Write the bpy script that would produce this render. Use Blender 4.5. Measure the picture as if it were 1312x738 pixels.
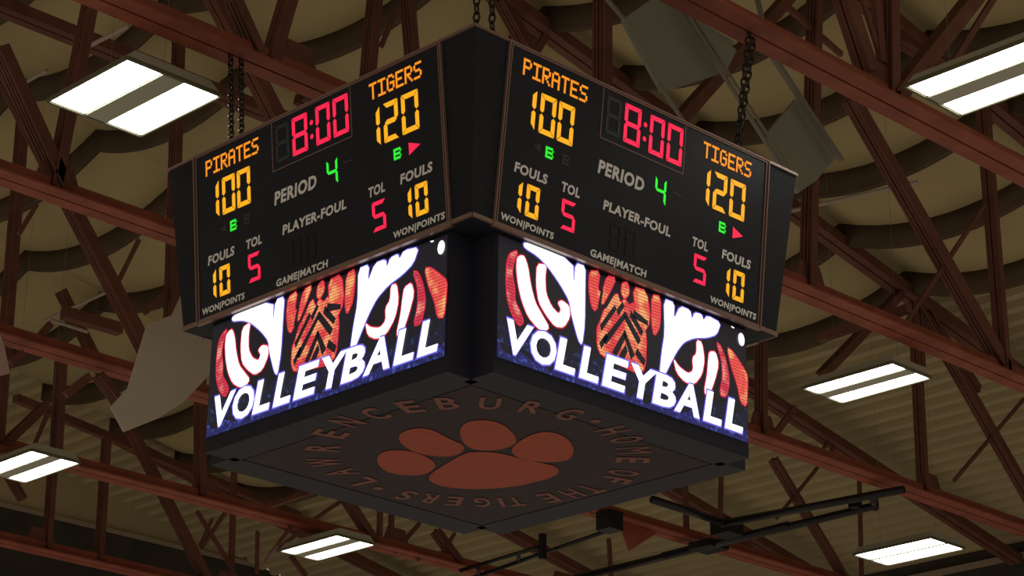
import bpy, bmesh, math, random
from mathutils import Vector, Matrix, geometry
random.seed(7)
C = bpy.context.scene.collection
SC = bpy.context.scene
for o in list(bpy.data.objects): bpy.data.objects.remove(o)

# ---------------- camera (fitted once to the scoreboard's corners) ----------------
CP = Vector((-11.4597, -12.1055, -6.1875)); AZ, EL, RO, FP = .7981, .3754, .013, 2989.7753
FW = Vector((math.cos(EL)*math.cos(AZ), math.cos(EL)*math.sin(AZ), math.sin(EL)))
R0 = FW.cross(Vector((0,0,1))).normalized(); U0 = R0.cross(FW)
RT = math.cos(RO)*R0 + math.sin(RO)*U0; UP = -math.sin(RO)*R0 + math.cos(RO)*U0
cd = bpy.data.cameras.new('camera'); cam = bpy.data.objects.new('camera', cd); C.objects.link(cam)
cd.sensor_width = 36; cd.lens = FP/1312*36; cd.clip_end = 300
cam.matrix_world = Matrix(((RT.x,UP.x,-FW.x,CP.x),(RT.y,UP.y,-FW.y,CP.y),(RT.z,UP.z,-FW.z,CP.z),(0,0,0,1)))
SC.camera = cam
def at(u, v, n, c):            # point of the plane n.P = c that the photograph shows at pixel (u, v)
    n = Vector(n); d = FW + RT*((u-656)/FP) - UP*((v-369)/FP)
    return CP + d*((c-n.dot(CP))/n.dot(d))

# ---------------- light and exposure ----------------
w = bpy.data.worlds.new('hall_light'); SC.world = w; w.use_nodes = True
bg = w.node_tree.nodes['Background']; bg.inputs[0].default_value = (1.0, .83, .60, 1); bg.inputs[1].default_value = .30
SC.view_settings.view_transform = 'Standard'; SC.view_settings.look = 'None'
SC.view_settings.exposure = 0; SC.view_settings.gamma = 1; SC.view_settings.use_curve_mapping = False
LAMP = 9.0                    # radiance of the fixture lenses

# ---------------- materials ----------------
def mat(name, col, rough=.6, metal=0, noise=0, scale=8, bump=0, spec=.4, emit=None, es=1, k=.74):
    col = tuple(c*k for c in col)
    m = bpy.data.materials.new(name); m.use_nodes = True; nt = m.node_tree; b = nt.nodes['Principled BSDF']
    b.inputs['Base Color'].default_value = (*col, 1); b.inputs['Roughness'].default_value = rough
    b.inputs['Metallic'].default_value = metal; b.inputs['Specular IOR Level'].default_value = spec
    if emit: b.inputs['Emission Color'].default_value = (*emit, 1); b.inputs['Emission Strength'].default_value = es
    if noise or bump:
        tc = nt.nodes.new('ShaderNodeTexCoord'); nz = nt.nodes.new('ShaderNodeTexNoise')
        nz.inputs['Scale'].default_value = scale; nz.inputs['Detail'].default_value = 5
        nt.links.new(tc.outputs['Object'], nz.inputs['Vector'])
    if noise:
        r = nt.nodes.new('ShaderNodeValToRGB'); r.color_ramp.elements[0].position = .3; r.color_ramp.elements[1].position = .7
        r.color_ramp.elements[0].color = (*[c*(1-noise) for c in col], 1); r.color_ramp.elements[1].color = (*[min(1, c*(1+noise)) for c in col], 1)
        nt.links.new(nz.outputs['Fac'], r.inputs[0]); nt.links.new(r.outputs[0], b.inputs['Base Color'])
    if bump:
        bp = nt.nodes.new('ShaderNodeBump'); bp.inputs['Strength'].default_value = bump
        nt.links.new(nz.outputs['Fac'], bp.inputs['Height']); nt.links.new(bp.outputs[0], b.inputs['Normal'])
    return m
M = {}
M['deck'] = mat('cream_painted_deck', (.54, .45, .27), .8, spec=.2, noise=.10, scale=.6)
M['sheet'] = mat('cream_sheet', (.56, .46, .25), .85, spec=.2, noise=.10, scale=.5)
M['rib'] = mat('brown_rib', (.125, .085, .055), .85, spec=.2, noise=.15, scale=2)
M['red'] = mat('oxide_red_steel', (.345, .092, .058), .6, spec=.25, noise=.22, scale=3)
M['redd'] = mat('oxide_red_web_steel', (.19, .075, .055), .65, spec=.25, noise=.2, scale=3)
M['black'] = mat('black_powder_coat', (.018, .021, .034), .6, noise=.2, scale=20, spec=.2)
M['panel'] = mat('board_face', (.012, .016, .032), .38, noise=.2, scale=4, spec=.22)
M['cab'] = mat('cabinet_black', (.026, .027, .050), .6, spec=.2)
M['under'] = mat('underside_vinyl', (.056, .043, .053), .75, noise=.12, scale=6, spec=.2)
M['underrim'] = mat('underside_rim', (.035, .035, .042), .6)
M['orange'] = mat('orange_vinyl', (.47, .08, .045), .7, noise=.1, scale=12)
M['faded'] = mat('faded_orange_vinyl', (.27, .095, .08), .7, noise=.15, scale=15)
M['trim'] = mat('brown_anodised_trim', (.34, .21, .19), .35, metal=.3)
M['caption'] = mat('grey_print', (.86, .88, .95), .7, k=1)
M['dim'] = mat('unlit_segment', (.05, .055, .06), .5)
M['dimmer'] = mat('unlit_segment_dark', (.018, .02, .024), .5, spec=.2)
M['wall'] = mat('dark_wall', (.062, .053, .045), .9, noise=.2, scale=2)
M['walltrim'] = mat('tan_wall_trim', (.42, .33, .24), .7)
M['chain'] = mat('dark_chain_steel', (.05, .04, .035), .45, metal=.6)
M['pipe'] = mat('black_pipe', (.015, .016, .02), .35, metal=.2)
M['conduit'] = mat('pale_conduit', (.50, .42, .36), .5)
M['fix'] = mat('fixture_enamel', (.55, .55, .45), .4)
M['fixdark'] = mat('fixture_edge', (.16, .15, .09), .5)
M['canvas'] = mat('pale_canvas', (.50, .42, .34), .85, noise=.06, scale=1.5)
M['pinkcanvas'] = mat('pink_canvas', (.62, .45, .40), .85, noise=.06, scale=1.5)
M['glassy'] = mat('frosted_backboard', (.30, .31, .27), .35, noise=.05, scale=2)
M['steel'] = mat('grey_steel_rod', (.30, .27, .23), .5, metal=.3)
def emis(name, col, s=1.0, noise=None, rows=False, base=(.02,.02,.02)):
    m = bpy.data.materials.new(name); m.use_nodes = True; nt = m.node_tree; b = nt.nodes['Principled BSDF']
    b.inputs['Base Color'].default_value = (*base, 1); b.inputs['Roughness'].default_value = .5
    b.inputs['Emission Strength'].default_value = s; b.inputs['Emission Color'].default_value = (*col, 1)
    tc = nt.nodes.new('ShaderNodeTexCoord'); cur = None
    if noise:
        nz = nt.nodes.new('ShaderNodeTexNoise'); nz.inputs['Scale'].default_value = noise[1]; nz.inputs['Detail'].default_value = 3
        nt.links.new(tc.outputs['Object'], nz.inputs['Vector'])
        r = nt.nodes.new('ShaderNodeValToRGB'); r.color_ramp.elements[0].position = noise[2]; r.color_ramp.elements[1].position = noise[3]
        r.color_ramp.elements[0].color = (*col, 1); r.color_ramp.elements[1].color = (*noise[0], 1)
        nt.links.new(nz.outputs['Fac'], r.inputs[0]); cur = r.outputs[0]
    if rows:                     # rows of light-emitting diodes
        wv = nt.nodes.new('ShaderNodeTexWave'); wv.bands_direction = 'Z'; wv.inputs['Scale'].default_value = 13.0
        nt.links.new(tc.outputs['Object'], wv.inputs['Vector'])
        mr = nt.nodes.new('ShaderNodeMapRange'); mr.inputs['To Min'].default_value = .55; mr.inputs['To Max'].default_value = 1.15
        nt.links.new(wv.outputs['Fac'], mr.inputs['Value'])
        mx = nt.nodes.new('ShaderNodeVectorMath'); mx.operation = 'SCALE'
        if cur: nt.links.new(cur, mx.inputs[0])
        else: mx.inputs[0].default_value = col
        nt.links.new(mr.outputs[0], mx.inputs['Scale']); cur = mx.outputs[0]
    if cur: nt.links.new(cur, b.inputs['Emission Color'])
    return m
M['amber'] = emis('amber_segments', (1.0, .44, .012), 1.0, base=(.004,.004,.004))
M['name'] = emis('amber_letters', (1.0, .30, .012), 1.0, base=(.004,.004,.004))
M['redled'] = emis('red_segments', (1.0, .012, .075), 1.0)
M['green'] = emis('green_segments', (.02, .85, .03), 1.0)
M['lens'] = emis('lamp_lens', (1.0, .98, .88), LAMP)
M['s_dark'] = emis('screen_dark', (.004, .004, .010), 1)
M['s_white'] = emis('screen_white', (1.0, 1.0, 1.0), 1.5)
M['s_cream'] = emis('screen_pale', (1.0, .93, .92), 1.4)
M['s_blue'] = emis('screen_blue', (.010, .012, .10), 1.0, noise=((.06, .11, .55), 26, .55, .75))
M['s_navy'] = emis('screen_navy', (.004, .006, .022), 1.0, noise=((.03, .10, .30), 30, .60, .80))
M['s_halo'] = emis('screen_violet', (.16, .13, .75), 1.0)
M['s_halored'] = emis('screen_crimson', (.75, .02, .06), .9)
M['s_nose'] = emis('screen_nose', (.78, .05, .06), 1.0, noise=((1.0, .38, .16), 8, .46, .62), rows=True)
M['s_orange'] = emis('screen_orange', (.85, .08, .07), 1.0, noise=((1.0, .45, .17), 8, .45, .62), rows=True)
M['s_red'] = emis('screen_red', (.62, .03, .07), 1.0, noise=((.95, .30, .24), 9, .45, .65), rows=True)

# ---------------- mesh helpers ----------------
def obj(name, verts, faces, m, parent=None, smooth=False):
    me = bpy.data.meshes.new(name); me.from_pydata([tuple(v) for v in verts], [], faces); me.update()
    me.materials.append(M[m] if isinstance(m, str) else m)
    if smooth:
        for p in me.polygons: p.use_smooth = True
    o = bpy.data.objects.new(name, me); C.objects.link(o)
    if parent: o.parent = parent
    return o
def empty(name, loc, label=None, cat=None, group=None):
    o = bpy.data.objects.new(name, None); o.empty_display_size = .2; C.objects.link(o); o.location = loc
    if label: tag(o, label, cat, group)
    return o
def tag(o, label, cat=None, group=None):
    o['label'] = label
    if cat: o['category'] = cat
    if group: o['group'] = group
    return o
class MB:
    def __init__(s): s.v = []; s.f = []
    def add(s, v, f):
        n = len(s.v); s.v += [Vector(a) for a in v]; s.f += [tuple(i+n for i in q) for q in f]; return s
    def hexa(s, p):            # p: 8 points, bottom ring then top ring
        return s.add(p, [(0,3,2,1),(4,5,6,7),(0,1,5,4),(1,2,6,5),(2,3,7,6),(3,0,4,7)])
    def box(s, a, b):
        (x0,y0,z0),(x1,y1,z1) = a, b
        return s.hexa([(x0,y0,z0),(x1,y0,z0),(x1,y1,z0),(x0,y1,z0),(x0,y0,z1),(x1,y0,z1),(x1,y1,z1),(x0,y1,z1)])
    def bar(s, p, q, side, w, h, w0=0, h0=0):     # box along p->q; w along `side`, h across
        p, q, side = Vector(p), Vector(q), Vector(side); d = (q-p).normalized(); side = (side - d*side.dot(d)).normalized(); n = d.cross(side)
        r = []
        for c in (p, q):
            for a, b in ((-1,-1),(1,-1),(1,1),(-1,1)): r.append(c + side*(w0+a*w/2) + n*(h0+b*h/2))
        return s.hexa(r)
    def tube(s, pts, r, n=8, closed=False):
        pts = [Vector(p) for p in pts]; base = len(s.v); N = len(pts); ref = Vector((.3,.2,1)).normalized()
        for i, p in enumerate(pts):
            a = pts[(i-1) % N] if (closed or i) else p; b = pts[(i+1) % N] if (closed or i < N-1) else p
            d = (b-a).normalized(); x = d.cross(ref).normalized(); y = d.cross(x)
            for k in range(n): t = 2*math.pi*k/n; s.v.append(p + x*(r*math.cos(t)) + y*(r*math.sin(t)))
        for i in range(N if closed else N-1):
            j = (i+1) % N
            for k in range(n): s.f.append((base+i*n+k, base+i*n+(k+1)%n, base+j*n+(k+1)%n, base+j*n+k))
        if not closed:
            s.f.append(tuple(base+k for k in range(n))[::-1]); s.f.append(tuple(base+(N-1)*n+k for k in range(n)))
        return s
    def poly(s, pts, frame, lift=0):            # filled outline in a face frame
        t = geometry.tessellate_polygon([[Vector((a, b, 0)) for a, b in pts]])
        return s.add([frame(a, b, lift) for a, b in pts], [tuple(q) for q in t])
    def build(s, name, m, parent=None, smooth=False):
        return obj(name, s.v, s.f, m, parent, smooth)
def grow(pts, d):
    n = len(pts); ar = sum(pts[i][0]*pts[(i+1)%n][1]-pts[(i+1)%n][0]*pts[i][1] for i in range(n)); sg = 1 if ar > 0 else -1
    out = []
    for i in range(n):
        a, b, c = Vector(pts[i-1]), Vector(pts[i]), Vector(pts[(i+1)%n])
        e1, e2 = (b-a).normalized(), (c-b).normalized(); nn = Vector((e1.y+e2.y, -(e1.x+e2.x)))*sg
        if nn.length < 1e-4: nn = Vector((e1.y, -e1.x))*sg
        nn.normalize(); out.append((b.x+nn.x*d, b.y+nn.y*d))
    return out
_tc = {}
def textmesh(s, bold=0, spacing=1.0):
    k = (s, bold, spacing)
    if k not in _tc:
        cu = bpy.data.curves.new('t', 'FONT'); cu.body = s; cu.size = 1; cu.offset = bold; cu.space_character = spacing; cu.resolution_u = 3
        o = bpy.data.objects.new('t', cu); C.objects.link(o); dg = bpy.context.evaluated_depsgraph_get(); dg.update()
        me = bpy.data.meshes.new_from_object(o.evaluated_get(dg)); v = [(a.co.x, a.co.y) for a in me.vertices]; f = [tuple(p.vertices) for p in me.polygons]
        bpy.data.objects.remove(o); bpy.data.curves.remove(cu); bpy.data.meshes.remove(me); _tc[k] = (v, f)
    return _tc[k]
def text(mb, s, x0, x1, y0, y1, frame, lift, bold=.0, shear=0, spacing=1.0):
    v, f = textmesh(s, bold, spacing); ax, bx = min(a for a, b in v), max(a for a, b in v); ay, by = min(b for a, b in v), max(b for a, b in v)
    P = []
    for a, b in v:
        yy = (b-ay)/(by-ay); P.append(frame(x0+(a-ax)/(bx-ax)*(x1-x0)+shear*(yy-.5)*(y1-y0), y0+yy*(y1-y0), lift))
    return mb.add(P, f)
# ---------------- the scoreboard ----------------
AB, AT, ZT, D, HW, CORE, ZC = 1.6, 1.7413, 1.3601, 1.5438, 1.30, 1.226, -1.0168
KK = (AT-AB)/ZT; SL = math.sqrt(1+KK*KK)
def fb(rot):                 # frame of an upper panel: s along the face, t up the slope, l outward
    c, sn = [(1,0),(0,1),(-1,0),(0,-1)][rot]
    def g(s, t, l=0):
        z = t/SL; y = -(AB+KK*z) - l/SL; z += l*KK/SL*-1
        return Vector((s*c - y*sn, s*sn + y*c, z))
    return g
def fs(rot):                 # frame of a video screen
    c, sn = [(1,0),(0,1),(-1,0),(0,-1)][rot]
    def g(s, z, l=0):
        y = -D-l
        return Vector((s*c - y*sn, s*sn + y*c, z))
    return g
SB = empty('scoreboard', (0,0,0), 'black four-sided scoreboard with amber scores and bright tiger-eye video screens, hanging on chains', 'scoreboard')
b = MB(); a0, a1 = AB-.005, AT-.005
b.hexa([(-a0,-a0,0),(a0,-a0,0),(a0,a0,0),(-a0,a0,0),(-a1,-a1,ZT),(a1,-a1,ZT),(a1,a1,ZT),(-a1,a1,ZT)])
HOUS = b.build('upper_housing', 'black', SB)
b = MB()
for r in range(4):
    g = fb(r); e = AT
    p, q = g(-AT+.0, ZT*SL-.012, .0), g(AT, ZT*SL-.012, .0); b.bar(p, q, (0,0,1), .02, .02)
    p, q = g(-AB, .018, .0), g(AB, .018, .0); b.bar(p, q, (0,0,1), .03, .02)
b.build('edge_trim', 'trim', HOUS)
MB().box((-CORE-.03,-CORE-.03,ZC+.05),(CORE+.03,CORE+.03,.02)).build('core_frame', 'cab', SB)

SEG = {'0':'abcdef','1':'bc','2':'abged','4':'fgbc','5':'afgcd','8':'abcdefg','B':'abcdefg'}
def seg_poly(k, x0, x1, y0, y1, t):
    ym = (y0+y1)/2; h = t/2; g = t*.10
    def H(y, s=1): return [(x0+h*.3+g,y+s*h*0+h) if 0 else (x0+g+h*.5, y), (x0+t+g*0, y+h), (x1-t, y+h), (x1-g-h*.5, y), (x1-t, y-h), (x0+t, y-h)]
    if k == 'a': return [(x0+g, y1), (x1-g, y1), (x1-t, y1-t), (x0+t, y1-t)]
    if k == 'd': return [(x0+g, y0), (x0+t, y0+t), (x1-t, y0+t), (x1-g, y0)]
    if k == 'g': return H(ym)
    if k == 'f': return [(x0, y1-g), (x0+t, y1-t-g), (x0+t, ym+h+g), (x0+h, ym+g), (x0, ym+h)]
    if k == 'b': return [(x1, y1-g), (x1, ym+h), (x1-h, ym+g), (x1-t, ym+h+g), (x1-t, y1-t-g)]
    if k == 'e': return [(x0, y0+g), (x0, ym-h), (x0+h, ym-g), (x0+t, ym-h-g), (x0+t, y0+t+g)]
    if k == 'c': return [(x1, y0+g), (x1-t, y0+t+g), (x1-t, ym-h-g), (x1-h, ym-g), (x1, ym-h)]
def digit(parent, fr, ch, x0, x1, y0, y1, t, m):
    b = MB()
    if ch == '1': x0 = x1-max(.06, x1-x0)
    for k in SEG[ch]: b.poly(seg_poly(k, x0, x1, y0, y1, t), fr, .006)
    b.build('digit', m, parent)
F57 = {'P':('11110','10001','10001','11110','10000','10000','10000'),'I':('11111','00100','00100','00100','00100','00100','11111'),
 'R':('11110','10001','10001','11110','10100','10010','10001'),'A':('01110','10001','10001','11111','10001','10001','10001'),
 'T':('11111','00100','00100','00100','00100','00100','00100'),'E':('11111','10000','10000','11110','10000','10000','11111'),
 'S':('01111','10000','10000','01110','00001','00001','11110'),'G':('01110','10001','10000','10111','10001','10001','01110')}
def ledword(parent, fr, s, x0, x1, y0, y1, m):
    b = MB(); n = len(s)*6-1; px = (x1-x0)/n; py = (y1-y0)/7
    for i, ch in enumerate(s):
        for r, row in enumerate(F57[ch]):
            for c, v in enumerate(row):
                if v == '1':
                    xa = x0+(i*6+c)*px; ya = y1-(r+1)*py
                    b.poly([(xa-.001,ya-.0005),(xa+px*1.12,ya-.0005),(xa+px*1.12,ya+py+.0005),(xa-.001,ya+py+.0005)], fr, .006)
    b.build('team_name', m, parent)
def letterB(parent, fr, x0, x1, y0, y1, m, l):
    t = .019; b = MB(); ym = (y0+y1)/2
    for q in ([(x0,y0),(x0+t,y0),(x0+t,y1),(x0,y1)], [(x0+t,y1-t),(x1-t*.7,y1-t),(x1-t*.7,y1),(x0+t,y1)], [(x0+t,ym-t/2),(x1-t*.7,ym-t/2),(x1-t*.7,ym+t/2),(x0+t,ym+t/2)],
              [(x0+t,y0),(x1-t*.7,y0),(x1-t*.7,y0+t),(x0+t,y0+t)], [(x1-t,ym+t/2),(x1,ym+t),(x1,y1-t),(x1-t,y1-t)], [(x1-t,y0+t),(x1,y0+t),(x1,ym-t),(x1-t,ym-t/2)]): b.poly(q, fr, l)
    return b.build('bonus_letter', m, parent)
def rect(b, fr, x0, x1, y0, y1, l): b.poly([(x0,y0),(x1,y0),(x1,y1),(x0,y1)], fr, l)
def strip(b, fr, x0, x1, y0, y1, l0, l1):
    b.hexa([fr(x0,y0,l0), fr(x1,y0,l0), fr(x1,y1,l0), fr(x0,y1,l0), fr(x0,y0,l1), fr(x1,y0,l1), fr(x1,y1,l1), fr(x0,y1,l1)])
def ring(b, fr, x0, x1, y0, y1, w, l0, l1):
    strip(b, fr, x0, x1, y1-w, y1, l0, l1); strip(b, fr, x0, x1, y0, y0+w, l0, l1)
    strip(b, fr, x0, x0+w, y0+w, y1-w, l0, l1); strip(b, fr, x1-w, x1, y0+w, y1-w, l0, l1)
def board(rot, full):
    fr = fb(rot); b = MB(); strip(b, fr, -1.385, 1.372, .018, 1.345, -.02, .003); p = b.build('score_panel', 'panel', SB)
    b = MB(); ring(b, fr, -1.412, 1.399, -.006, 1.362, .012, -.02, .016); ring(b, fr, -1.385, 1.372, .018, 1.345, .009, 0, .010); b.build('panel_frame', 'trim', p)
    if not full: return
    b = MB(); strip(b, fr, -.462, -.454, .945, 1.335, .003, .006); strip(b, fr, -.454, .43, .945, .953, .003, .006); strip(b, fr, .43, .438, .945, 1.335, .003, .0045)
    b.build('clock_frame', 'trim', p)
    ledword(p, fr, 'PIRATES', -1.262, -.62, 1.153, 1.278, 'name'); ledword(p, fr, 'TIGERS', .64, 1.19, 1.153, 1.278, 'name')
    for ch, x0, x1 in (('1',-1.17,-1.108),('0',-1.068,-.912),('0',-.888,-.728)): digit(p, fr, ch, x0, x1, .785, 1.082, .039, 'amber')
    for ch, x0, x1 in (('1',.675,.737),('2',.775,.93),('0',.965,1.142)): digit(p, fr, ch, x0, x1, .785, 1.082, .039, 'amber')
    for ch, x0, x1 in (('8',-.225,-.05),('0',.045,.205),('0',.238,.408)): digit(p, fr, ch, x0, x1, .995, 1.295, .036, 'redled')
    for y in (1.085, 1.195): MB().poly([(-.003+.02*math.cos(i*.785), y+.02*math.sin(i*.785)) for i in range(8)], fr, .006).build('colon_dot', 'redled', p)
    digit(p, fr, '8', -.415, -.26, 1.0, 1.29, .03, 'dim')
    letterB(p, fr, -.815, -.735, .632, .712, 'dim', .005)
    MB().poly([(-1.10,.675),(-1.03,.71),(-1.03,.645)], fr, .005).build('possession_arrow', 'dim', p)
    MB().poly([(.33,.772),(.43,.762),(.43,.778),(.33,.788)], fr, .005).build('small_dash', 'dim', p)
    for x in (-.28, -.12): digit(p, fr, '8', x, x+.11, .16, .36, .02, 'dimmer')
    digit(p, fr, '4', .145, .265, .645, .845, .024, 'green')
    for x in (-.982, .863): letterB(p, fr, x, x+.085, .628, .712, 'green', .006)
    MB().poly([(1.022,.713),(1.022,.62),(1.14,.668)], fr, .006).build('possession_arrow', 'redled', p)
    for ch, x0, x1 in (('1',-1.225,-1.168),('0',-1.128,-1.0),('1',.965,1.022),('0',1.06,1.188)): digit(p, fr, ch, x0, x1, .152, .385, .036, 'amber')
    for x in (-.782, .612): digit(p, fr, '5', x, x+.142, .165, .385, .03, 'redled')
    for s, x0, x1, y0, y1 in (('PERIOD',-.45,.03,.678,.785),('FOULS',-1.258,-.94,.432,.508),('TOL',-.80,-.612,.432,.508),('TOL',.58,.76,.432,.508),('FOULS',.92,1.248,.432,.508),
        ('PLAYER-FOUL',-.37,.345,.426,.503),('WON|POINTS',-1.35,-.835,.046,.112),('WON|POINTS',.815,1.343,.046,.112),('GAME|MATCH',-.466,.116,.034,.108)):
        b = MB(); text(b, s, x0, x1, y0, y1, fr, .0055, .04, .12, 1.1); b.build('caption', 'caption', p)
for r, f in ((0,True),(3,True),(1,False),(2,False)): board(r, f)

LED = [
('sliver','red',[(-1.189, -0.132), (-1.112, -0.083), (-1.154, -0.175), (-1.17, -0.272), (-1.142, -0.369), (-1.141, -0.461), (-1.079, -0.535), (-1.053, -0.593), (-1.095, -0.631), (-1.165, -0.559), (-1.209, -0.454), (-1.22, -0.326), (-1.214, -0.206)]),
('crescent','white',[(-1.12, -0.138), (-1.086, -0.112), (-1.051, -0.107), (-1.015, -0.174), (-0.988, -0.299), (-0.942, -0.418), (-0.872, -0.491), (-0.801, -0.564), (-0.853, -0.611), (-0.923, -0.597), (-1.01, -0.542), (-1.072, -0.442), (-1.108, -0.333), (-1.127, -0.22)]),
('eye_ring','white',[(-0.928, -0.128), (-0.832, -0.107), (-0.848, -0.205), (-0.838, -0.323), (-0.785, -0.401), (-0.713, -0.441), (-0.687, -0.4), (-0.723, -0.357), (-0.679, -0.328), (-0.607, -0.351), (-0.598, -0.429), (-0.66, -0.526), (-0.748, -0.543), (-0.837, -0.481), (-0.908, -0.409), (-0.935, -0.284)]),
('brow','white',[(-1.061, -0.014), (-1.018, 0.002), (-0.572, -0.003), (-0.563, -0.191), (-0.545, -0.009), (-0.445, -0.007), (-0.45, -0.172), (-0.453, -0.443), (-0.48, -0.61), (-0.516, -0.58), (-0.589, -0.4), (-0.607, -0.311), (-0.697, -0.216), (-0.823, -0.117), (-0.929, -0.068), (-1.052, -0.045)]),
('stripe','orange',[(-0.399, -0.028), (-0.297, -0.005), (-0.325, -0.15), (-0.27, -0.162), (-0.344, -0.318), (-0.381, -0.288), (-0.408, -0.16)]),
('stripe','orange',[(-0.223, -0.018), (-0.129, -0.005), (-0.205, -0.143), (-0.279, -0.26), (-0.27, -0.162)]),
('muzzle','orange',[(-0.3, -0.4), (-0.244, -0.267), (-0.122, -0.108), (-0.082, -0.192), (-0.04, -0.138), (0.009, -0.179), (0.058, -0.141), (0.139, -0.28), (0.188, -0.357), (0.168, -0.623), (0.077, -0.664), (-0.045, -0.654), (-0.285, -0.629), (-0.324, -0.57), (-0.324, -0.436)]),
('stripe','orange',[(-0.064, -0.025), (-0.006, -0.003), (0.009, -0.082), (-0.04, -0.138), (-0.073, -0.106)]),
('stripe','orange',[(0.051, -0.022), (0.193, -0.012), (0.231, -0.231), (0.138, -0.37), (0.082, -0.236)]),
('stripe','orange',[(0.251, -0.026), (0.344, -0.012), (0.332, -0.246), (0.271, -0.34), (0.248, -0.25)]),
('chev','black',[(-0.269, -0.514), (-0.041, -0.24), (-0.041, -0.282), (-0.237, -0.535)]),
('chev','black',[(-0.173, -0.582), (-0.042, -0.377), (-0.034, -0.422), (-0.133, -0.595)]),
('chev','black',[(-0.292, -0.409), (-0.147, -0.222), (-0.131, -0.241), (-0.284, -0.448)]),
('chev','black',[(-0.033, -0.238), (0.121, -0.41), (0.096, -0.447), (-0.042, -0.288)]),
('chev','black',[(-0.042, -0.377), (0.054, -0.54), (0.021, -0.578), (-0.043, -0.43)]),
('chev','black',[(0.025, -0.21), (0.147, -0.338), (0.13, -0.372), (0.016, -0.26)]),
('brow','white',[(0.379, -0.019), (0.494, -0.019), (0.484, -0.154), (0.557, -0.027), (0.669, -0.029), (0.686, -0.099), (0.716, -0.033), (0.798, -0.026), (0.814, -0.072), (0.858, -0.018), (1.013, -0.035), (0.962, -0.141), (0.853, -0.195), (0.711, -0.233), (0.592, -0.298), (0.51, -0.394), (0.438, -0.51), (0.38, -0.606), (0.323, -0.62), (0.348, -0.452), (0.386, -0.28)]),
('eye_ring','white',[(0.734, -0.244), (0.793, -0.245), (0.82, -0.378), (0.786, -0.502), (0.702, -0.597), (0.597, -0.607), (0.506, -0.557), (0.474, -0.452), (0.53, -0.502), (0.633, -0.533), (0.692, -0.493), (0.683, -0.397), (0.731, -0.352)]),
('crescent','white',[(0.874, -0.298), (0.946, -0.279), (0.979, -0.37), (0.927, -0.515), (0.852, -0.665), (0.806, -0.628), (0.845, -0.487), (0.86, -0.368)]),
('sliver','red',[(0.96, -0.2), (1.007, -0.221), (1.064, -0.331), (1.095, -0.473), (1.055, -0.607), (0.983, -0.608), (1.024, -0.458), (1.016, -0.327)]),
('stripe','orange',[(1.08, -0.21), (1.14, -0.228), (1.234, -0.304), (1.305, -0.369), (1.3, -0.488), (1.283, -0.625), (1.223, -0.607), (1.191, -0.482), (1.123, -0.349)]),
('chev','black',[(-0.283, -0.142), (-0.267, -0.137), (-0.3, -0.265), (-0.316, -0.269)]),
('chev','black',[(-0.162, -0.107), (-0.138, -0.112), (-0.236, -0.258), (-0.26, -0.265)]),
('chev','black',[(0.058, -0.201), (0.198, -0.246), (0.197, -0.276), (0.049, -0.251)]),
('chev','black',[(-0.3, -0.546), (-0.236, -0.459), (-0.221, -0.478), (-0.285, -0.577)]),
('chev','black',[(-0.109, -0.601), (-0.035, -0.487), (-0.019, -0.53), (-0.069, -0.625)]),
('chev','black',[(0.087, -0.484), (0.169, -0.552), (0.152, -0.592), (0.071, -0.53)]),
('chev','black',[(-0.123, -0.251), (-0.065, -0.175), (-0.049, -0.195), (-0.107, -0.282)]),
]
def cut(p):                  # soften the outline once
    q = []
    for i in range(len(p)):
        a, c = p[i], p[(i+1) % len(p)]
        q += [(a[0]*.8+c[0]*.2, a[1]*.8+c[1]*.2), (a[0]*.2+c[0]*.8, a[1]*.2+c[1]*.8)]
    return q
WORD = [(-1.238,-.985),(-.985,-.735),(-.722,-.535),(-.485,-.30),(-.255,-.03),(-.005,.272),(.265,.50),(.50,.775),(.815,1.01),(1.055,1.25)]
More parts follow.
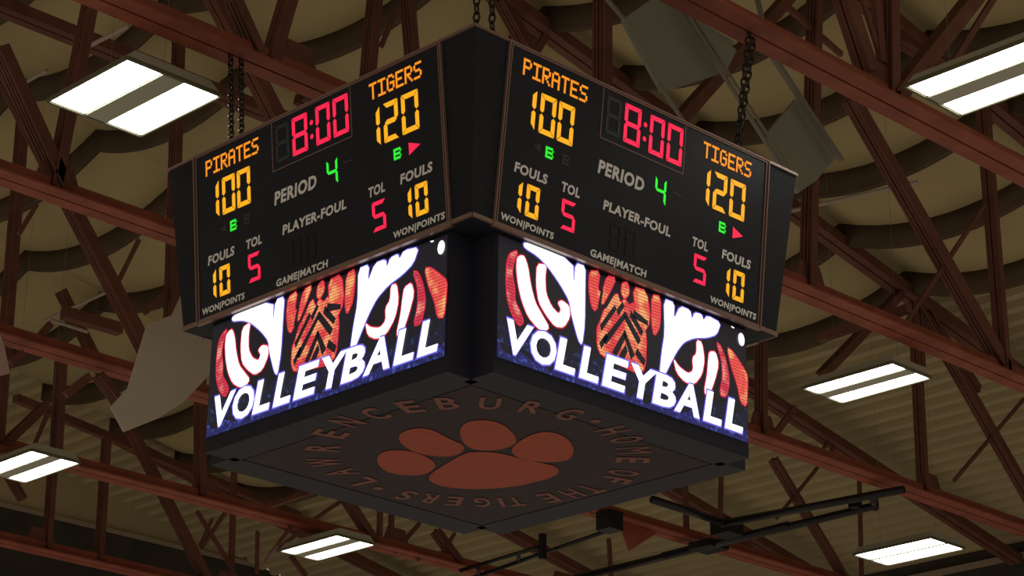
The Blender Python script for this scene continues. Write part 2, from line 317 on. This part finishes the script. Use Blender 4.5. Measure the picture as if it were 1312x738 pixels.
def screen(rot, full):
    fr = fs(rot); b = MB(); s0, s1, z0, z1 = -HW, HW, ZC, -.004
    strip(b, fr, s0-.015, s1+.015, z0, z1, -(D-CORE)+.02, -.012); cb = b.build('screen_cabinet', 'cab', SB)
    b = MB(); strip(b, fr, s0+.005, s1-.005, -.905, -.022, -.012, 0); sc = b.build('video_screen', 's_dark', cb)
    if not full: return
    def part(name, m, pl, lift):
        q = MB()
        for pts in pl: q.poly(pts, fr, lift)
        o = q.build(name, m, cb); return o
    # the blue band behind the word, ragged along its top
    rr = random.Random(3); top = [(s0+.01+i*.05, -.60-.07*abs(math.sin(i*.8))-rr.random()*.05) for i in range(int((s1-s0)/.05))]
    part('navy_band', 's_navy', [[(s0+.006,-.80)]+[(s1-.006,-.80)]+[(s1-.006,-.62)]+top[::-1]], .0010)
    part('blue_band', 's_blue', [[(s0+.006,-.904),(s1-.006,-.904),(s1-.006,-.80)]+[(x, z-.17) for x, z in top[::-1]]+[(s0+.006,-.78)]], .0014)
    KIND = {'brow':('brow_stripe','s_white',.0035),'stripe':('nose_stripe','s_orange',.003),'muzzle':('nose_bridge','s_nose',.003),'sliver':('cheek_stripe','s_red',.003),
            'chev':('nose_marking','s_dark',.004),'eye_ring':('eye_stripe','s_cream',.003),'crescent':('eye_stripe','s_cream',.003)}
    for n, c, p in LED:
        nm, m, l = KIND[n]; p2 = grow(p, .007) if n == 'chev' else cut(p)
        if n == 'stripe' and c == 'orange': m = 's_orange'
        o = MB().poly(p2, fr, l).build(nm, m, cb)
        if n != 'chev': MB().poly(grow(p2, .010), fr, .002).build('stripe_rim', 's_halored' if n != 'brow' else 's_halo', cb)
    for ch, (x0, x1) in zip('VOLLEYBALL', WORD):
        for nm, m, l, bo, gr in (('letter_rim','s_halo',.005,.04,.012),('screen_letter','s_white',.006,.04,0)):
            b = MB(); text(b, ch, x0-gr, x1+gr, -.852-gr, -.606+gr, fr, l, .035, .22 if ch != 'O' else .08); b.build(nm, m, cb)
    b = MB(); b.poly([(1.243+.036*math.cos(i*.5236), -.105+.052*math.sin(i*.5236)) for i in range(12)], fr, .0055); b.build('round_emblem', 's_white', cb)
    b = MB(); b.poly([(1.13,-.026),(1.165,-.030),(1.16,-.040),(1.135,-.036)], fr, .004); b.build('screen_mark', 's_white', cb)
for r, f in ((0,True),(3,True),(1,False),(2,False)): screen(r, f)

def fu(a, c, l=0):           # frame of the underside: a to the right, c towards the near corner, as read from below
    k = .70710678; return Vector(((a-c)*k, (-a-c)*k, ZC-l))
b = MB(); b.box((-CORE,-CORE,ZC+.001),(CORE,CORE,ZC+.05)); UN = b.build('underside_panel', 'under', SB)
b = MB()
for sx, sy, ex, ey in ((-1,-1,1,-1),(1,-1,1,1),(1,1,-1,1),(-1,1,-1,-1)):
    b.bar((sx*CORE, sy*CORE, ZC+.03), (ex*CORE, ey*CORE, ZC+.03), (0,0,1), .05, .05)
b.build('panel_joint', 'cab', UN)
PAW = [[(-.741,.021),(-.68,.25),(-.526,.282),(-.392,.15),(-.307,-.085),(-.412,-.324),(-.546,-.336),(-.686,-.259)],
[(-.552,.566),(-.491,.753),(-.34,.819),(-.191,.539),(-.08,.391),(-.157,.157),(-.321,.152),(-.479,.283)],
[(-.103,.742),(-.04,.97),(.101,1.002),(.214,.875),(.301,.544),(.221,.37),(.088,.292),(-.055,.362)],
[(.267,.285),(.314,.481),(.444,.717),(.56,.741),(.665,.576),(.708,.298),(.672,.076),(.526,.026),(.338,.088)],
[(-.379,-.393),(-.236,-.083),(-.061,.238),(.021,.242),(.154,.237),(.365,.044),(.566,-.063),(.608,-.222),(.542,-.363),(.446,-.461),(.267,-.61),(.03,-.68),(-.165,-.672),(-.32,-.58)]]
def smooth(p):
    for _ in range(2):
        q = []
        for i in range(len(p)):
            a, c = p[i], p[(i+1) % len(p)]
            q += [(a[0]*.75+c[0]*.25, a[1]*.75+c[1]*.25), (a[0]*.25+c[0]*.75, a[1]*.25+c[1]*.75)]
        p = q
    return p
for i, p in enumerate(PAW):
    MB().poly(smooth(grow(p, .018)), fu, .004).build('paw_pad' if i == 4 else 'paw_toe', 'orange', UN)
LET = list('LAWRENCEBURG')+['.']+list('HOME')+list('OF')+list('THE')+list('TIGERS')+['.']
POS = [(-.907,-.514),(-1.037,-.29),(-1.135,-.031),(-1.124,.322),(-1.038,.663),(-.898,.94),(-.689,1.124),(-.436,1.287),(-.175,1.363),(.12,1.371),(.412,1.301),(.669,1.151),(.862,1.004),
(.983,.795),(1.093,.589),(1.155,.333),(1.158,.091),(1.103,-.229),(1.049,-.418),(.863,-.662),(.726,-.789),(.545,-.918),(.285,-1.026),(.171,-1.055),(.022,-1.06),(-.201,-1.03),(-.399,-.96),(-.571,-.88),(-.779,-.701)]
for ch, (px, py) in zip(LET, POS):
    an = math.atan2(py-.14, px)-math.pi/2; ca, sa = math.cos(an), math.sin(an); b = MB()
    fr = lambda x, y, l, px=px, py=py, ca=ca, sa=sa: fu(px+x*ca-y*sa, py+x*sa+y*ca, l)
    if ch == '.': b.poly([(.04*math.cos(i*.785), .04*math.sin(i*.785)) for i in range(8)], fr, .004)
    else:
        wd = {'I':.035,'W':.2,'M':.14}.get(ch, .15 if len(POS) and POS.index((px,py)) < 12 else .125); hh = .125
        text(b, ch, -wd/2, wd/2, -hh, hh, fr, .004, 0 if ch == 'M' else .02)
    b.build('letter' if ch != '.' else 'dot', 'faded', UN)
# ---------------- the hall ----------------
def dz(x): return 8.35 - .195*x if x > -5 else 8.35 + .975 + .195*(x+5)
def tz(x): return dz(x) - .35 if x > -5 else dz(x)-.35
X0, X1, Y0, Y1 = -13.0, 21.0, -9.0, 22.8
v = []; f = []; n = 0; x = X0; P = .30; prof = []
while x < X1:
    for dx, dp in ((0,0),(.11,0),(.15,.09),(.26,.09)): prof.append((x+dx, dz(x+dx)+dp))
    x += P
for a, z in prof: v += [(a, Y0, z), (a, Y1, z)]
for i in range(len(prof)-1): f.append((2*i, 2*i+1, 2*i+3, 2*i+2))
CEIL = obj('ceiling', v, f, 'deck'); CEIL['kind'] = 'structure'; CEIL['label'] = 'cream ribbed metal roof deck above the trusses'
def struct(name, b, m, label): o = b.build(name, m); o['kind'] = 'structure'; o['label'] = label; return o
def wallprism(p, q, zlow, ztop):   # vertical slab between two plan points
    b = MB(); (x0, y0), (x1, y1) = p, q; d = Vector((x1-x0, y1-y0, 0)).normalized(); nn = Vector((-d.y, d.x, 0))*.3
    a = [Vector((x0,y0,0)), Vector((x1,y1,0)), Vector((x1,y1,0))+nn, Vector((x0,y0,0))+nn]
    b.hexa([Vector((c.x, c.y, zlow)) for c in a]+[Vector((a[0].x,a[0].y,ztop(a[0].x))), Vector((a[1].x,a[1].y,ztop(a[1].x))), Vector((a[2].x,a[2].y,ztop(a[2].x))), Vector((a[3].x,a[3].y,ztop(a[3].x)))])
    return b
b = wallprism((-5,Y1),(15.9,Y1),-3,lambda x: 5.30); b2 = wallprism((15.9,Y1),(X1,Y1),-3,lambda x: min(5.30, dz(x)+.16)); b.add(b2.v, b2.f)
struct('wall_back', b, 'wall', 'dark upper wall under the roof edge at lower left')
struct('wall_upper', wallprism((-5,Y1),(15.9,Y1),5.30,lambda x: max(5.31, dz(x)+.16)), 'deck', 'cream strip of wall between the dark wall and the ribbed roof')
struct('wall_right', wallprism((X1,Y1),(X1,-6),-3,lambda x: dz(x)+.16), 'wall', 'dark upper wall at the low end of the roof')
struct('trim_1', MB().bar((-5,Y1-.04,5.30),(15.8,Y1-.04,5.30),(0,0,1),.07,.06), 'walltrim', 'tan ledger strip along the top of the dark wall')
struct('trim_2', MB().bar((X1-.04,Y1,dz(X1)-.25),(X1-.04,-6,dz(X1)-.25),(0,0,1),.10,.06), 'walltrim', 'tan ledger strip along the right wall')

BAYS = [-5.0, -1.5, 1.8, 5.3, 9.0, 12.5, 16.3, 19.9]
RX = [4.62+1.4*k for k in range(-3, 7)]
NS = 12
def sag(t): return .36*4*t*(1-t)
for bi in range(len(BAYS)-1):
    ya, yb = BAYS[bi], BAYS[bi+1]
    for ri, rx in enumerate(RX):
        v = []; f = []
        for i in range(NS+1):
            t = i/NS; y = ya+(yb-ya)*t; z = dz(rx)-.02-sag(t)
            v += [(rx-.05,y,z-.33),(rx+.05,y,z-.33),(rx+.05,y,z),(rx-.05,y,z)]
            if i < NS:
                q = 4*i
                for k in range(4): f.append((q+k, q+(k+1)%4, q+4+(k+1)%4, q+4+k))
        f += [(0,3,2,1),(4*NS,4*NS+1,4*NS+2,4*NS+3)]
        obj('curved_rib', v, f, 'rib', CEIL, True)
        if ri < len(RX)-1:
            v = []; f = []; rn = RX[ri+1]
            for i in range(NS+1):
                t = i/NS; y = ya+(yb-ya)*t; g = sag(t)
                for xx in (rx+.05, (rx+rn)/2, rn-.05): v.append((xx, y, dz(xx)-.05-g))
                if i < NS:
                    q = 3*i; f += [(q,q+3,q+4,q+1),(q+1,q+4,q+5,q+2)]
            obj('draped_sheet', v, f, 'sheet', CEIL, True)

# ---------------- roof trusses ----------------
TR = {'C':-1.5,'A':1.8,'B':5.3,'D':9.0,'E':12.5,'F':16.3,'G':19.9}
NOFF = {'C':.3,'A':0,'B':0,'D':.55,'E':.4,'F':.3,'G':.3}
TL = {'C':'nearest red steel roof truss, its heavy chord crossing the top right corner',
'A':'red steel roof truss carrying the left chain, beside the top left lamp fixture',
'B':'red steel roof truss with heavy chord meeting the scoreboard\'s left side from the left edge',
'D':'red steel roof truss running behind the pale hanging banner, left of the video screen',
'E':'red steel roof truss passing beside the lamp fixture at the left edge',
'F':'red steel roof truss low at the bottom left in front of the dark wall',
'G':'farthest red steel roof truss close to the dark back wall'}
W = {
'A': [((1045,0),(1036,375),.13,'tb'),((773,0),(773,200),.14,'tb'),((1266,207),(1287,470),.12,'tb'),((1008,0),(886,137),.13,'tb'),((1090,125),(1282,462),.19,'b'),
      ((370,0),(345,85),.12,'tb'),((300,0),(340,90),.10,'b'),((1149,49),(1226,93),.12,''),((1262,262),(1190,370),.05,'b'),((1078,70),(1008,8),.07,'')],
'B': [((0,60),(75,225),.15,'b'),((114,17),(72,225),.12,'tb'),((277,0),(360,160),.18,'tb'),((481,0),(470,120),.13,'tb'),((523,0),(533,120),.12,'b'),((508,15),(488,60),.05,''),
      ((643,0),(684,75),.16,'t'),((712,24),(686,68),.09,''),((1177,493),(1184,632),.10,'tb'),((1229,480),(1312,625),.15,'tb'),((1312,511),(1222,616),.05,''),
      ((1154,376),(1053,481),.12,''),((1173,395),(1179,470),.11,'t'),((1185,398),(1252,500),.15,''),((976,490),(976,572),.10,'tb'),((1019,522),(993,556),.08,'')],
'D': [((102,284),(183,440),.17,'tb'),((222,310),(219,410),.11,'tb'),((178,307),(152,360),.05,''),((47,262),(24,300),.05,''),((214,375),(184,400),.08,''),((30,452),(13,465),.08,''),
      ((126,480),(150,512),.10,''),((65,415),(47,435),.08,''),((115,482),(84,506),.09,''),((991,588),(1075,728),.10,'b'),((1100,575),(1103,700),.07,'b'),((1080,559),(994,665),.05,''),
      ((1068,550),(1050,585),.05,''),((878,620),(880,700),.08,'b'),((924,606),(922,706),.07,'b')],
'E': [((22,252),(8,430),.13,'tb'),((80,440),(72,590),.12,'b'),((60,518),(0,575),.11,''),((60,533),(44,570),.05,''),((257,560),(257,645),.12,'tb'),
      ((340,720),(383,660),.05,''),((445,640),(478,692),.13,'b'),((487,650),(486,702),.08,''),((502,650),(500,706),.08,''),((538,670),(505,708),.06,''),
      ((512,690),(537,718),.06,''),((558,680),(588,720),.13,''),((583,683),(560,718),.05,''),((780,690),(783,740),.07,'')],
'F': [((137,562),(129,690),.10,'b'),((168,550),(255,722),.15,'tb'),((68,600),(60,710),.10,'b'),((300,603),(296,738),.09,'tb'),((330,680),(329,735),.06,''),((252,655),(300,732),.07,''),((290,655),(258,702),.06,''),((272,665),(256,700),.05,''),
      ((355,705),(400,668),.06,''),((372,712),(392,738),.08,''),((398,668),(440,640),.06,''),((0,590),(30,640),.10,'')],
'C': [((1140,0),(1141,112),.14,'tb'),((1222,31),(1158,112),.15,'tb'),((1083,0),(1113,92),.17,'t'),((1251,33),(1222,79),.06,'t'),((1122,0),(1130,80),.09,''),((1105,0),(1130,80),.05,'')],
'G': [],
}
B0 = 2.6
DEEP = {'b3': None}
for k, y in TR.items():
    T = empty('roof_truss', (0, y, B0), TL[k], 'truss', 'roof trusses')
    loc = Vector((0, y, B0))
    def P_(v): return Vector(v)-loc
    b = MB(); xa, xb = -12.5, 20.9
    for s in (-1, 1):           # double angles back to back with a gap
        b.box((xa, s*.012 if s > 0 else -.165, -.0), (xb, .165 if s > 0 else -.012, .022))
        b.box((xa, s*.012 if s > 0 else -.034, .022), (xb, .034 if s > 0 else -.012, .17))
    b.build('bottom_chord', 'red', T)
    b = MB()
    for s in (-1, 1):
        xs = {'D':5.3,'E':8.6,'F':10.4,'G':10.4}.get(k, -5)
        for (p, q) in ((((-12.5, 6.55), (5.3, 6.55)),) if k == 'D' else (((-12.5, tz(-12.5)), (-5, tz(-5))),) if xs == -5 else ()) + (((xs, tz(xs)), (20.9, tz(20.9))),):
            b.bar(P_((p[0], y+s*.07, p[1])), P_((q[0], y+s*.07, q[1])), (0,1,0), .11, .14)
    b.build('top_chord', 'redd', T)
    for (a, c, wd, fl) in W[k]:
        p = at(*a, (0,1,0), y); q = at(*c, (0,1,0), y)
        if p.z < q.z: p, q = q, p
        d = (q-p)
        if abs(d.z) > 1e-3:
            if 'b' in fl: q = p + d*((B0+.08-p.z)/d.z)
            if 't' in fl:
                for _ in range(6): p = p + d*((tz(p.x)-.02-p.z)/(d.z+.195*d.x))
        if p.z > tz(p.x): p = p + d*((tz(p.x)-.02-p.z)/(d.z+.195*d.x))
        b = MB(); g = wd*.5
        dd = (q-p).normalized(); side = Vector((dd.z, 0, -dd.x))
        if wd > .09:            # pair of angles with a slot between
            for s in (-1, 1):
                off = Vector((0, s*.045, 0)); b.bar(P_(p+off), P_(q+off), side, wd, .022)
                b.bar(P_(p+off+side*(wd/2-.012)), P_(q+off+side*(wd/2-.012)), side, .024, .07)
            b.bar(P_(p), P_(q), side, wd*.5, .07)
        else: b.bar(P_(p), P_(q), side, wd, max(.03, wd*.6))
        b.build('web_member', 'redd', T)
    # gusset plates on the bottom chord and the regular posts the photograph does not contradict
    for j in range(-3, 7):
        x = -.5+3.45*j+NOFF[k]
        if x > 21: continue
        b = MB(); b.add([P_((x-.24,y-.012,B0+.16)),P_((x+.24,y-.012,B0+.16)),P_((x+.16,y-.012,B0+.36)),P_((x-.16,y-.012,B0+.36)),P_((x-.24,y+.012,B0+.16)),P_((x+.24,y+.012,B0+.16)),P_((x+.16,y+.012,B0+.36)),P_((x-.16,y+.012,B0+.36))],
          [(0,1,2,3),(7,6,5,4),(0,4,5,1),(1,5,6,2),(2,6,7,3),(3,7,4,0)])
        b.build('gusset_plate', 'redd', T)
# struts running from truss to truss
def strut(name, pts, wd, m, label, cat, group=None, tube=False):
    c = sum((Vector(p) for p in pts), Vector())/len(pts); b = MB()
    for p, q in zip(pts[:-1], pts[1:]):
        if tube: b.tube([Vector(p)-c, Vector(q)-c], wd/2, 8)
        else: b.bar(Vector(p)-c, Vector(q)-c, (0,0,1), wd, wd)
    o = b.build(name, m); o.location = c; return tag(o, label, cat, group)
def yz(a, c, z): return [at(*a, (0,0,1), z), at(*c, (0,0,1), z)]
strut('roof_brace', yz((20,510),(383,661),5.0), .12, 'redd', 'long thin red brace sloping across the lower left, above the left lamp fixture', 'brace')
strut('roof_brace', yz((81,401),(154,422),4.6), .15, 'redd', 'short red brace left of the pale banner, just under two pale conduits', 'brace')
strut('roof_brace', yz((1165,395),(1050,434),2.9), .09, 'redd', 'short red strut ending in mid bay right of the scoreboard\'s lower right corner', 'brace')
strut('roof_brace', yz((341,650),(402,629),3.6), .07, 'redd', 'thin red strut under the left corner of the scoreboard underside', 'brace')
strut('roof_brace', yz((546,10),(590,50),7.3), .12, 'redd', 'short red brace left of the chains above the scoreboard\'s near corner', 'brace')
strut('roof_brace', yz((531,0),(602,28),7.2), .22, 'red', 'thick red strut above the top of the scoreboard, left of the centre chains', 'brace')
for (a, c, z, l) in [((985,277),(1176,233),5.5,'pale conduit along a curved rib right of the scoreboard'),((55,412),(137,374),6.0,'pale conduit rising across the left side above the short red brace'),
    ((65,410),(112,425),4.5,'short pale conduit at left, crossing the rising conduit'),((112,60),(165,33),5.5,'pale conduit touching the top left lamp fixture\'s truss'),((30,107),(60,90),6.9,'pale conduit stub left of the top left lamp fixture')]:
    strut('conduit', yz(a, c, z), .05, 'conduit', l, 'conduit', tube=True)

# ---------------- light fixtures ----------------
def fixture(cu, cv, dx, dy, z, label, gap=.30):
    c = at(cu, cv, (0,0,1), z); T = empty('light_fixture', c, label, 'ceiling light', 'twin-lens ceiling lights'); hx, hy = dx/2, dy/2
    b = MB(); b.hexa([(-hx,-hy,0),(hx,-hy,0),(hx,hy,0),(-hx,hy,0),(-hx*.8,-hy*.94,.11),(hx*.8,-hy*.94,.11),(hx*.8,hy*.94,.11),(-hx*.8,hy*.94,.11)]); b.build('housing', 'fix', T)
    b = MB()
    for s in (-1, 1):
        b.box((-hx, s*hy-.012, -.02), (hx, s*hy+.012, .012)); b.box((s*hx-.010, -hy, -.02), (s*hx+.010, hy, .012))
    b.build('rim', 'fixdark', T)
    g = gap*hx
    for s in (-1, 1):
        x0, x1 = sorted((s*g, s*(hx-.02))); b = MB()
        b.hexa([(x0,-hy+.03,-.012),(x1,-hy+.03,-.012),(x1,hy-.03,-.012),(x0,hy-.03,-.012),(x0,-hy+.03,-.002),(x1,-hy+.03,-.002),(x1,hy-.03,-.002),(x0,hy-.03,-.002)])
        b.build('lens', 'lens', T)
    MB().box((-g+.02,-hy+.02,-.018),(g-.02,hy-.02,-.002)).build('centre_spine', 'fix', T)
    for s in (-1, 1): MB().tube([(0, s*hy*.7, .10), (0, s*hy*.7, dz(c.x)-z)], .002, 4).build('hanging_wire', 'steel', T)
fixture(172,125,.95,1.12,2.33,'large bright twin-lens lamp fixture at top left, beside the scoreboard\'s left side',.26)
fixture(36,597,.72,1.22,2.33,'twin-lens lamp fixture at the left edge below the pale banner')
fixture(1110,490,.70,1.24,2.33,'twin-lens lamp fixture right of the scoreboard\'s right video screen')
fixture(419,701,.70,1.24,2.33,'twin-lens lamp fixture at the bottom, below the scoreboard\'s left side')
fixture(1164,706,.78,1.32,2.33,'glaring lamp fixture at bottom right whose two lenses merge',.10)
p = at(1196,114,(0,0,1),2.33)
fixture(*[1276,98],.76,1.24,2.33,'large twin-lens lamp fixture cut by the right edge at the top')

# ---------------- chains ----------------
def chain(p, q, label):
    p, q = Vector(p), Vector(q); d = q-p; L = d.length; n = int(L/.062); d.normalize(); b = MB(); e1 = d.cross(Vector((1,.3,0))).normalized(); e2 = d.cross(e1)
    for i in range(n):
        c = d*((i+.5)*L/n); e = e1 if i % 2 else e2
        pts = [c+d*(.042*math.cos(t*math.pi/4))+e*(.024*math.sin(t*math.pi/4)) for t in range(8)]
        b.tube(pts, .009, 5, True)
    o = b.build('chain', 'chain'); o.location = p; tag(o, label, 'chain', 'scoreboard chains')
zt = ZT
chain((-1.15,1.82,2.60),(-1.42,1.36,zt+.07),'dark steel chain from the truss to the scoreboard\'s left corner')
chain((-1.04,1.82,2.60),(-1.32,1.36,zt+.07),'second dark chain close beside the left corner chain')
for u, l in ((614,'left one of the two dark chains above the scoreboard\'s near corner'),(634,'right one of the two dark chains above the scoreboard\'s near corner')):
    q = at(u-4, 60, (0,0,1), zt); chain((q.x+(u-620)*.004, -1.5, 2.60), q+Vector((0,0,.07)), l)
q = at(939,190,(0,1,0),-1.40); q.z = zt
chain((1.50,-1.5,2.62),(q.x,-1.42,zt+.07),'dark steel chain from the truss to the scoreboard\'s right corner')
chain((1.60,-1.46,2.60),(q.x+.09,-1.34,zt+.07),'second dark chain close beside the right corner chain')
b = MB()
for x, yy in ((-1.39,1.36),(q.x,-1.38),(-1.25,-1.25)): b.box((x-.08,yy-.08,zt),(x+.08,yy+.08,zt+.05))
b.build('lifting_plate', 'black', SB)

# ---------------- folded hoop frames, banners ----------------
def plate(name, px, n, c, th, m, label, cat, parent=None):
    P = [at(u, v, n, c) for u, v in px]; ce = sum(P, Vector())/len(P); nn = Vector(n).normalized()*th; k = len(P)
    v = [p-ce for p in P]+[p-ce+nn for p in P]; f = [tuple(range(k))[::-1], tuple(range(k, 2*k))]+[(i,(i+1)%k,(i+1)%k+k,i+k) for i in range(k)]
    o = obj(name, v, f, m); o.location = ce
    if label: tag(o, label, cat)
    return o
plate('hanging_banner', [(190,415),(222,403),(242,360),(246,296),(320,320),(320,420),(275,470),(262,487),(235,515),(203,536),(160,553),(143,521),(165,497)], (0,1,0), 5.09, .03, 'canvas', 'large pale canvas banner hanging behind the scoreboard\'s lower left corner', 'banner')
plate('hanging_banner', [(-40,400),(-8,415),(0,427),(6,445),(13,478),(-40,492)], (0,1,0), 8.78, .03, 'pinkcanvas', 'pinkish banner corner at the left edge, halfway down', 'banner')
HF = empty('basketball_goal', at(985,180,(0,1,0),.5), 'folded basketball goal with grey backboards and rods behind the scoreboard\'s top right corner', 'basketball goal')
def sub(o): o.parent = HF; o.location = o.location-HF.location; return o
sub(plate('backboard', [(799,25),(842,-6),(874,14),(944,64),(930,92),(850,118),(820,65)], (0,1,0), .62, .04, 'glassy', None, None))
sub(plate('backboard', [(985,169),(1020,127),(1075,198),(1045,232),(1023,247),(995,204)], (0,1,0), .62, .04, 'glassy', None, None))
sub(plate('backboard', [(880,18),(940,52),(930,100),(905,60)], (0,1,0), .7, .03, 'glassy', None, None))
for a, c, wd in (((873,10),(1010,228),.032),((882,12),(1017,226),.022),((770,-10),(800,25),.03),((845,108),(880,162),.03),((986,66),(1078,206),.05)):
    p, q = at(*a,(0,1,0),.5), at(*c,(0,1,0),.5); b = MB().bar(p-HF.location, q-HF.location, (0,1,0), wd, wd); b.build('support_rod', 'steel', HF)
p = at(986,66,(0,1,0),.5); p2 = at(873,10,(0,1,0),.5)
for p in (p, p2): MB().bar(p-HF.location, Vector((p.x-.2, 1.0, tz(p.x)))-HF.location, (0,1,0), .04, .04).build('hanger', 'steel', HF)

def pipes(px, z, r, label, blocks=()):
    c = at(*px[0][0], (0,0,1), z); T = empty('pipe_rack', c, label, 'pipe frame')
    for i, (a, d) in enumerate(px): MB().tube([at(*a,(0,0,1),z)-c, at(*d,(0,0,1),z)-c], r, 10).build('pipe', 'pipe', T, True)
    for (u, v, w_, h_) in blocks:
        o = at(u, v, (0,0,1), z)-c; MB().box((o.x-w_, o.y-w_, o.z-h_), (o.x+w_, o.y+w_, o.z+h_)).build('clamp', 'pipe', T)
pipes([((1158,627),(925,671)),((1121,648),(690,752)),((1010,673),(850,712)),((836,640),(935,672)),((1119,636),(1121,650))], 2.45, .055,
      'heavy black pipe frame with clamps below the trusses at bottom right', [(931,677,.16,.10),(908,700,.20,.05),(1095,646,.06,.05)])
pipes([((590,731),(690,701)),((600,742),(790,676)),((613,728),(614,738)),((664,710),(665,720))], 2.45, .03,
      'thin black ladder-like pipe pair under the far corner of the scoreboard underside', [(781,668,.13,.13),(695,700,.04,.18)])
plate('sway_plate', [(792,664),(842,683),(806,706)], (0,1,0), 9.0, .02, 'red', 'triangular red steel plate above the black pipes at bottom centre', 'plate')
